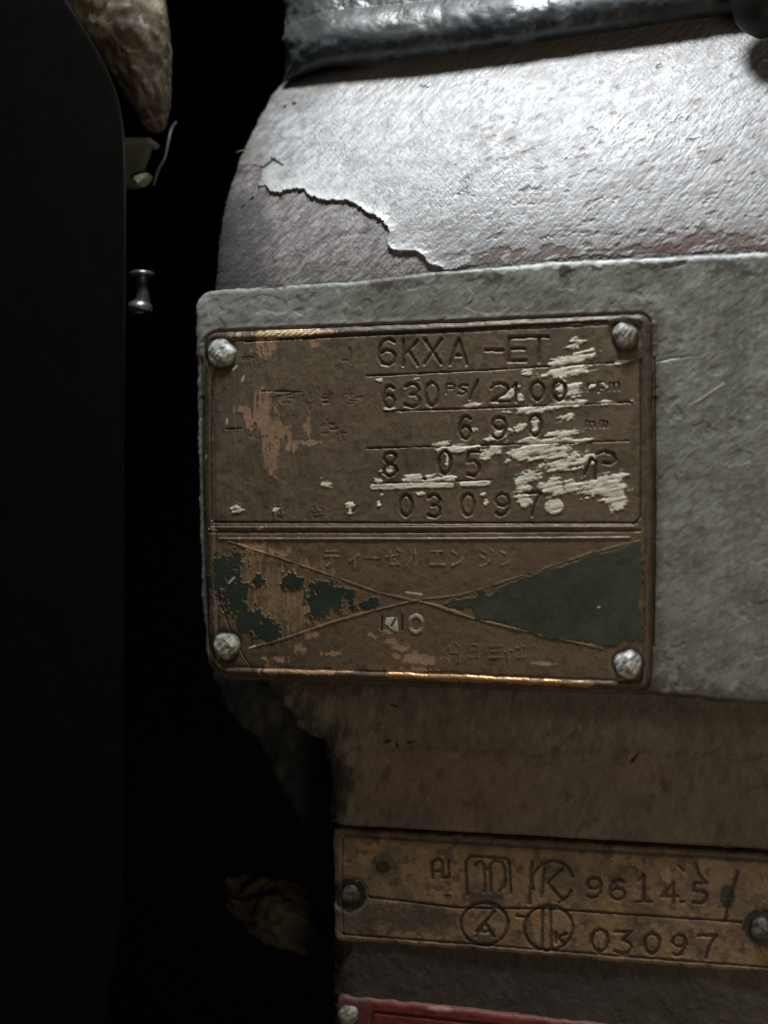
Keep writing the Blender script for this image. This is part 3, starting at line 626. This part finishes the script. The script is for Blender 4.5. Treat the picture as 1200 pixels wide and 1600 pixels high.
C *= (1 - .6 * sst(900, 1020, PXg + 20 * n2))[..., None]  # right end darkened in the colour, as though less light reached it
grid_objects(P, C, .42 + .16 * n2 + .2 * sst(900, 1020, PXg), 0 * H, np.zeros(H.shape, int), {0: 'bead_wall'}, MAT_GLOSS, pipe)

def tube(name, pts, mat, parent, col, rough=.5, met=0, seg=24, sub=8, nseed=0, namp=0, cfun=None):
    """pts: (x_px, y_px, Y, r_px); smooth tube"""
    pts = np.array(pts, float); n = len(pts); tt = np.linspace(0, n - 1, (n - 1) * sub + 1)
    def cat(col_):
        c = pts[:, col_]; i = np.clip(np.floor(tt).astype(int), 0, n - 2); u = tt - i
        p0 = c[np.clip(i - 1, 0, n - 1)]; p1 = c[i]; p2 = c[i + 1]; p3 = c[np.clip(i + 2, 0, n - 1)]
        return .5 * (2 * p1 + (p2 - p0) * u + (2 * p0 - 5 * p1 + 4 * p2 - p3) * u ** 2 + (3 * p1 - p0 - 3 * p2 + p3) * u ** 3)
    ctr = at(cat(0), cat(1), cat(2)); rad = cat(3) * U
    tg = np.gradient(ctr, axis=0); tg /= np.linalg.norm(tg, axis=1, keepdims=True)
    ref = np.array([0, 1.0, 0]); a = np.cross(tg, ref); a /= np.linalg.norm(a, axis=1, keepdims=True) + 1e-9; b = np.cross(tg, a)
    th = np.linspace(0, 2 * math.pi, seg, endpoint=False)
    TT, TH_ = np.meshgrid(np.arange(len(tt)) * 6.0, th * 70, indexing='ij')
    nz = fn(TT, TH_, 14, nseed, 4, 20, 2)
    R_ = rad[:, None] * (1 + namp * nz)
    P_ = ctr[:, None, :] + R_[..., None] * (np.cos(th)[None, :, None] * a[:, None, :] + np.sin(th)[None, :, None] * b[:, None, :])
    m_, k_ = P_.shape[:2]; idx = np.arange(m_ * k_).reshape(m_, k_); nx_ = np.roll(idx, -1, 1)
    q = np.stack([idx[:-1], nx_[:-1], nx_[1:], idx[1:]], -1).reshape(-1, 4)
    V = P_.reshape(-1, 3); c0 = len(V); V = np.concatenate([V, ctr[:1], ctr[-1:]])
    cap = [[c0, idx[0, (j + 1) % k_], idx[0, j], idx[0, j]] for j in range(k_)] + [[c0 + 1, idx[-1, j], idx[-1, (j + 1) % k_], idx[-1, (j + 1) % k_]] for j in range(k_)]
    C_ = np.ones((len(V), 3)) * np.asarray(col)
    if cfun is not None: C_[:c0] = cfun(TT, TH_).reshape(-1, 3)
    # caps as triangles in their own small fan: keep quads only, close ends by shrinking
    V[:c0] = V[:c0]
    return mesh_obj(name, V[:c0], q, mat, parent, C_[:c0], np.tile([rough, met], (c0, 1)))

def prism(name, poly, Y0, thick, mat, parent, col, rough=.5, met=0.):
    n = len(poly); a = at([p[0] for p in poly], [p[1] for p in poly], Y0); b = a.copy(); b[:, 1] += thick
    import bmesh
    bm = bmesh.new(); va = [bm.verts.new(p) for p in a]; vb = [bm.verts.new(p) for p in b]
    bm.faces.new(va); bm.faces.new(vb[::-1])
    for i in range(n): bm.faces.new((va[i], vb[i], vb[(i + 1) % n], va[(i + 1) % n]))
    bmesh.ops.recalc_face_normals(bm, faces=bm.faces)
    bmesh.ops.bevel(bm, geom=list(bm.edges), offset=.0004, segments=2, affect='EDGES')
    me = bpy.data.meshes.new(name); bm.to_mesh(me); bm.free()
    for nm, val in (('tint', (*col, 1)), ('finish', (rough, met, 0, 1))):
        at_ = me.color_attributes.new(nm, 'FLOAT_COLOR', 'POINT'); at_.data.foreach_set('color', np.tile(val, len(me.vertices)).astype(np.float32))
    me.materials.append(mat); o = bpy.data.objects.new(name, me); scene.collection.objects.link(o); o.parent = parent
    return o
# knob in the top right corner
knob = tube('rubber_cap', [(1186, -78, .016, 20), (1187, -60, .016, 36), (1188, -20, .016, 44), (1190, 15, .017, 43), (1191, 34, .018, 36), (1192, 45, .019, 22), (1192, 49, .020, 3)], MAT_DARK, None, (.022, .022, .021), .5, seg=40)
tag(knob, 'black rounded rubber cap in the top right corner, in front of the lumpy casting', 'cap')

# ================================================================== LEFT FOREGROUND: DARK PANEL
PAN = [(-260, -120), (60, -120), (84, -30), (126, 36), (158, 96), (184, 160), (192, 240), (193, 420), (190, 700), (188, 1000), (187, 1300), (184, 1470), (174, 1520), (162, 1600), (156, 1760), (-260, 1760)]
def smooth_outline(P_, n=6):
    out = []
    for i in range(len(P_)):
        p0, p1, p2, p3 = [np.array(P_[(i + k) % len(P_)], float) for k in (-1, 0, 1, 2)]
        if p1[0] < 0 or p2[0] < 0 or np.hypot(*(p2 - p1)) > 900: out.append(tuple(p1)); continue
        for k in range(n):
            u = k / n; out.append(tuple(.5 * (2 * p1 + (p2 - p0) * u + (2 * p0 - 5 * p1 + 4 * p2 - p3) * u ** 2 + (3 * p1 - p0 - 3 * p2 + p3) * u ** 3)))
    return out
PAN = smooth_outline([(-260, -120), (40, -120), (70, -60), (100, 0), (132, 50), (160, 100), (182, 160), (191, 240), (192, 420), (190, 560), (189, 700), (189, 850), (188, 1000), (187, 1150), (187, 1300), (184, 1440), (177, 1500), (168, 1550), (160, 1610), (156, 1760), (-260, 1760)])
pan = prism('cover_panel', PAN, -.022, .0022, MAT_DARK, None, (.0062, .0054, .0046), .5)
tag(pan, 'tall nearly black metal cover panel filling the left edge of the photo', 'cover panel')

# rusty pipe end behind the panel
def rustcol(a, b):
    n_ = fn(a, b, 22, 151, 4, 15, 2.5); n2_ = fn(a, b, 13, 152, 4, 15, 3)
    c = np.ones(a.shape + (3,)) * np.array([.085, .062, .036]); m1 = sst(-.2, .3, n_)[..., None]; c = c * (1 - m1) + np.array([.30, .25, .155]) * m1
    m2 = sst(.12, .5, n2_ + .3 * sst(260, 60, a) - .1)[..., None]; c = c * (1 - m2) + np.array([.62, .58, .46]) * m2
    m3 = sst(150, 300, a)[..., None]; return c * (1 - m3 * .75) + np.array([.045, .028, .018]) * m3 * .75
hose = tube('rusty_hose', [(90, -160, .012, 90), (150, -60, .010, 88), (182, 0, .008, 84), (205, 60, .008, 68), (222, 105, .009, 52), (234, 148, .010, 37), (240, 178, .012, 27), (243, 194, .013, 20), (244, 203, .014, 11), (244, 208, .0145, 3)], MAT_BITS, None, (.2, .12, .08), .6, seg=72, sub=14, nseed=150, namp=.07, cfun=rustcol)
tag(hose, 'flaking rusty brown and tan hose end tapering down beside the dark panel', 'hose')

# clip just below it
clip = empty('pipe_clip', 215, 250, .02, 'small grey green metal clip below the rusty hose, at the panel edge', 'clip')
prism('bracket_plate', [(184, 222), (230, 221), (226, 236), (219, 256), (216, 268), (228, 271), (221, 282), (208, 290), (184, 290)], .014, .004, MAT_BITS, clip, (.13, .145, .11))
prism('top_flange', [(184, 214), (234, 214), (232, 222), (184, 223)], .010, .007, MAT_BITS, clip, (.24, .25, .20))
prism('hook_tip', [(206, 276), (216, 271), (231, 269), (226, 280), (214, 289)], .0115, .004, MAT_BITS, clip, (.36, .37, .25))
wire = tube('thin_wire', [(276, 190, .012, 2.4), (268, 202, .012, 2.6), (263, 222, .011, 2.4), (258, 246, .011, 2.2), (247, 268, .012, 2.6), (240, 290, .013, 1.6)], MAT_BITS, None, (.16, .16, .17), .3, .4, seg=10)
tag(wire, 'thin curved dark wire hanging in the gap right of the grey green clip', 'wire')
hair = tube('paint_whisker', [(369, 238, .024, .6), (376, 236, .020, 1.1), (390, 233, .016, .9)], MAT_BITS, engine, (.5, .5, .5), .5, 0, seg=6)

# spool shaped stud
stud = empty('stud_bolt', 222, 455, .02, 'small spool shaped steel stud in the dark gap below the clip', 'bolt')
tube('upper_collar', [(222, 424, .012, 14), (222, 426, .012, 20), (222, 431, .012, 20), (222, 433, .012, 10)], MAT_BITS, stud, (.28, .28, .29), .3, .8, seg=32)
tube('shank', [(222, 431, .012, 12), (222, 445, .012, 10), (223, 460, .012, 11), (222, 474, .012, 14)], MAT_BITS, stud, (.12, .12, .13), .35, .7, seg=32)
tube('lower_collar', [(222, 470, .012, 12), (221, 476, .012, 19), (219, 483, .012, 21), (219, 487, .012, 12)], MAT_BITS, stud, (.28, .28, .30), .3, .8, seg=32)

# yellow insulation clump behind the lower wall
import bmesh
bm = bmesh.new(); bmesh.ops.create_icosphere(bm, subdivisions=6, radius=1)
me = bpy.data.meshes.new('insulation_clump'); bm.to_mesh(me); bm.free()
co = np.zeros(len(me.vertices) * 3, np.float32); me.vertices.foreach_get('co', co); co = co.reshape(-1, 3)
th = np.arctan2(co[:, 0], -co[:, 1]) * 60; ph = co[:, 2] * 60
nz = fn(th, ph, 34, 161, 3) * .26 + fn(th, ph, 10, 162, 3) * .07
c0 = at(432, 1428, .045); co2 = co * (1 + nz)[:, None] * np.array([.0150, .008, .0085]); co2[:, 2] -= co2[:, 0] * .25
me.vertices.foreach_set('co', co2.astype(np.float32).ravel()); me.polygons.foreach_set('use_smooth', np.ones(len(me.polygons), bool))
cc = np.ones((len(co), 3)) * np.array([.050, .040, .018]); cc *= (1 + .9 * nz / .34)[:, None]; mm = sst(.2, .6, fn(th, ph, 20, 163, 3))[:, None]; cc = cc * (1 - mm) + np.array([.03, .02, .012]) * mm
for nm, val in (('tint', cc), ('finish', np.tile([.8, 0, 0], (len(co), 1)))):
    a_ = me.color_attributes.new(nm, 'FLOAT_COLOR', 'POINT'); a_.data.foreach_set('color', np.concatenate([np.clip(val, 0, 1), np.ones((len(co), 1))], 1).astype(np.float32).ravel())
me.materials.append(MAT_BITS); me.update()
cl = bpy.data.objects.new('insulation_clump', me); scene.collection.objects.link(cl); cl.location = c0
tag(cl, 'dim yellow brown crumpled insulation in the dark gap left of the narrow tan plate', 'insulation')

# far engine room wall, the gap's darkness put into its near-black colour
wm_ = bpy.data.materials.new('engine_room_black'); wm_.use_nodes = True
nt = wm_.node_tree; b = nt.nodes['Principled BSDF']; nz_ = nt.nodes.new('ShaderNodeTexNoise'); nz_.inputs['Scale'].default_value = 12
cr_ = nt.nodes.new('ShaderNodeValToRGB'); cr_.color_ramp.elements[0].color = (.0012, .0012, .0012, 1); cr_.color_ramp.elements[1].color = (.0035, .003, .003, 1)
nt.links.new(nz_.outputs[0], cr_.inputs[0]); nt.links.new(cr_.outputs[0], b.inputs['Base Color']); b.inputs['Roughness'].default_value = .95; b.inputs['Specular IOR Level'].default_value = .05
me = bpy.data.meshes.new('background'); me.from_pydata([(-1, .35, -1), (1, .35, -1), (1, .35, 1), (-1, .35, 1)], [], [(0, 1, 2, 3)]); me.materials.append(wm_)
o = bpy.data.objects.new('background', me); scene.collection.objects.link(o); tag(o, None, None, None, 'structure')

# put every thing's Empty at the base of what it parents
def rebase(root):
    pts = []
    for ch in root.children:
        n_ = len(ch.data.vertices); c = np.zeros(n_ * 3, np.float32); ch.data.vertices.foreach_get('co', c); c = c.reshape(-1, 3); pts.append((c.min(0), c.max(0)))
    mn = np.min([p[0] for p in pts], 0); mx_ = np.max([p[1] for p in pts], 0)
    L = Vector(((mn[0] + mx_[0]) / 2, mx_[1], mn[2])).freeze() if False else Vector((float(mn[0] + mx_[0]) / 2, float(mx_[1]), float(mn[2])))
    root.location = L
    for ch in root.children: ch.location = -L
bpy.context.view_layer.update()
for root in (engine, plate, plate2, plate3, pipe, clip, stud): rebase(root)
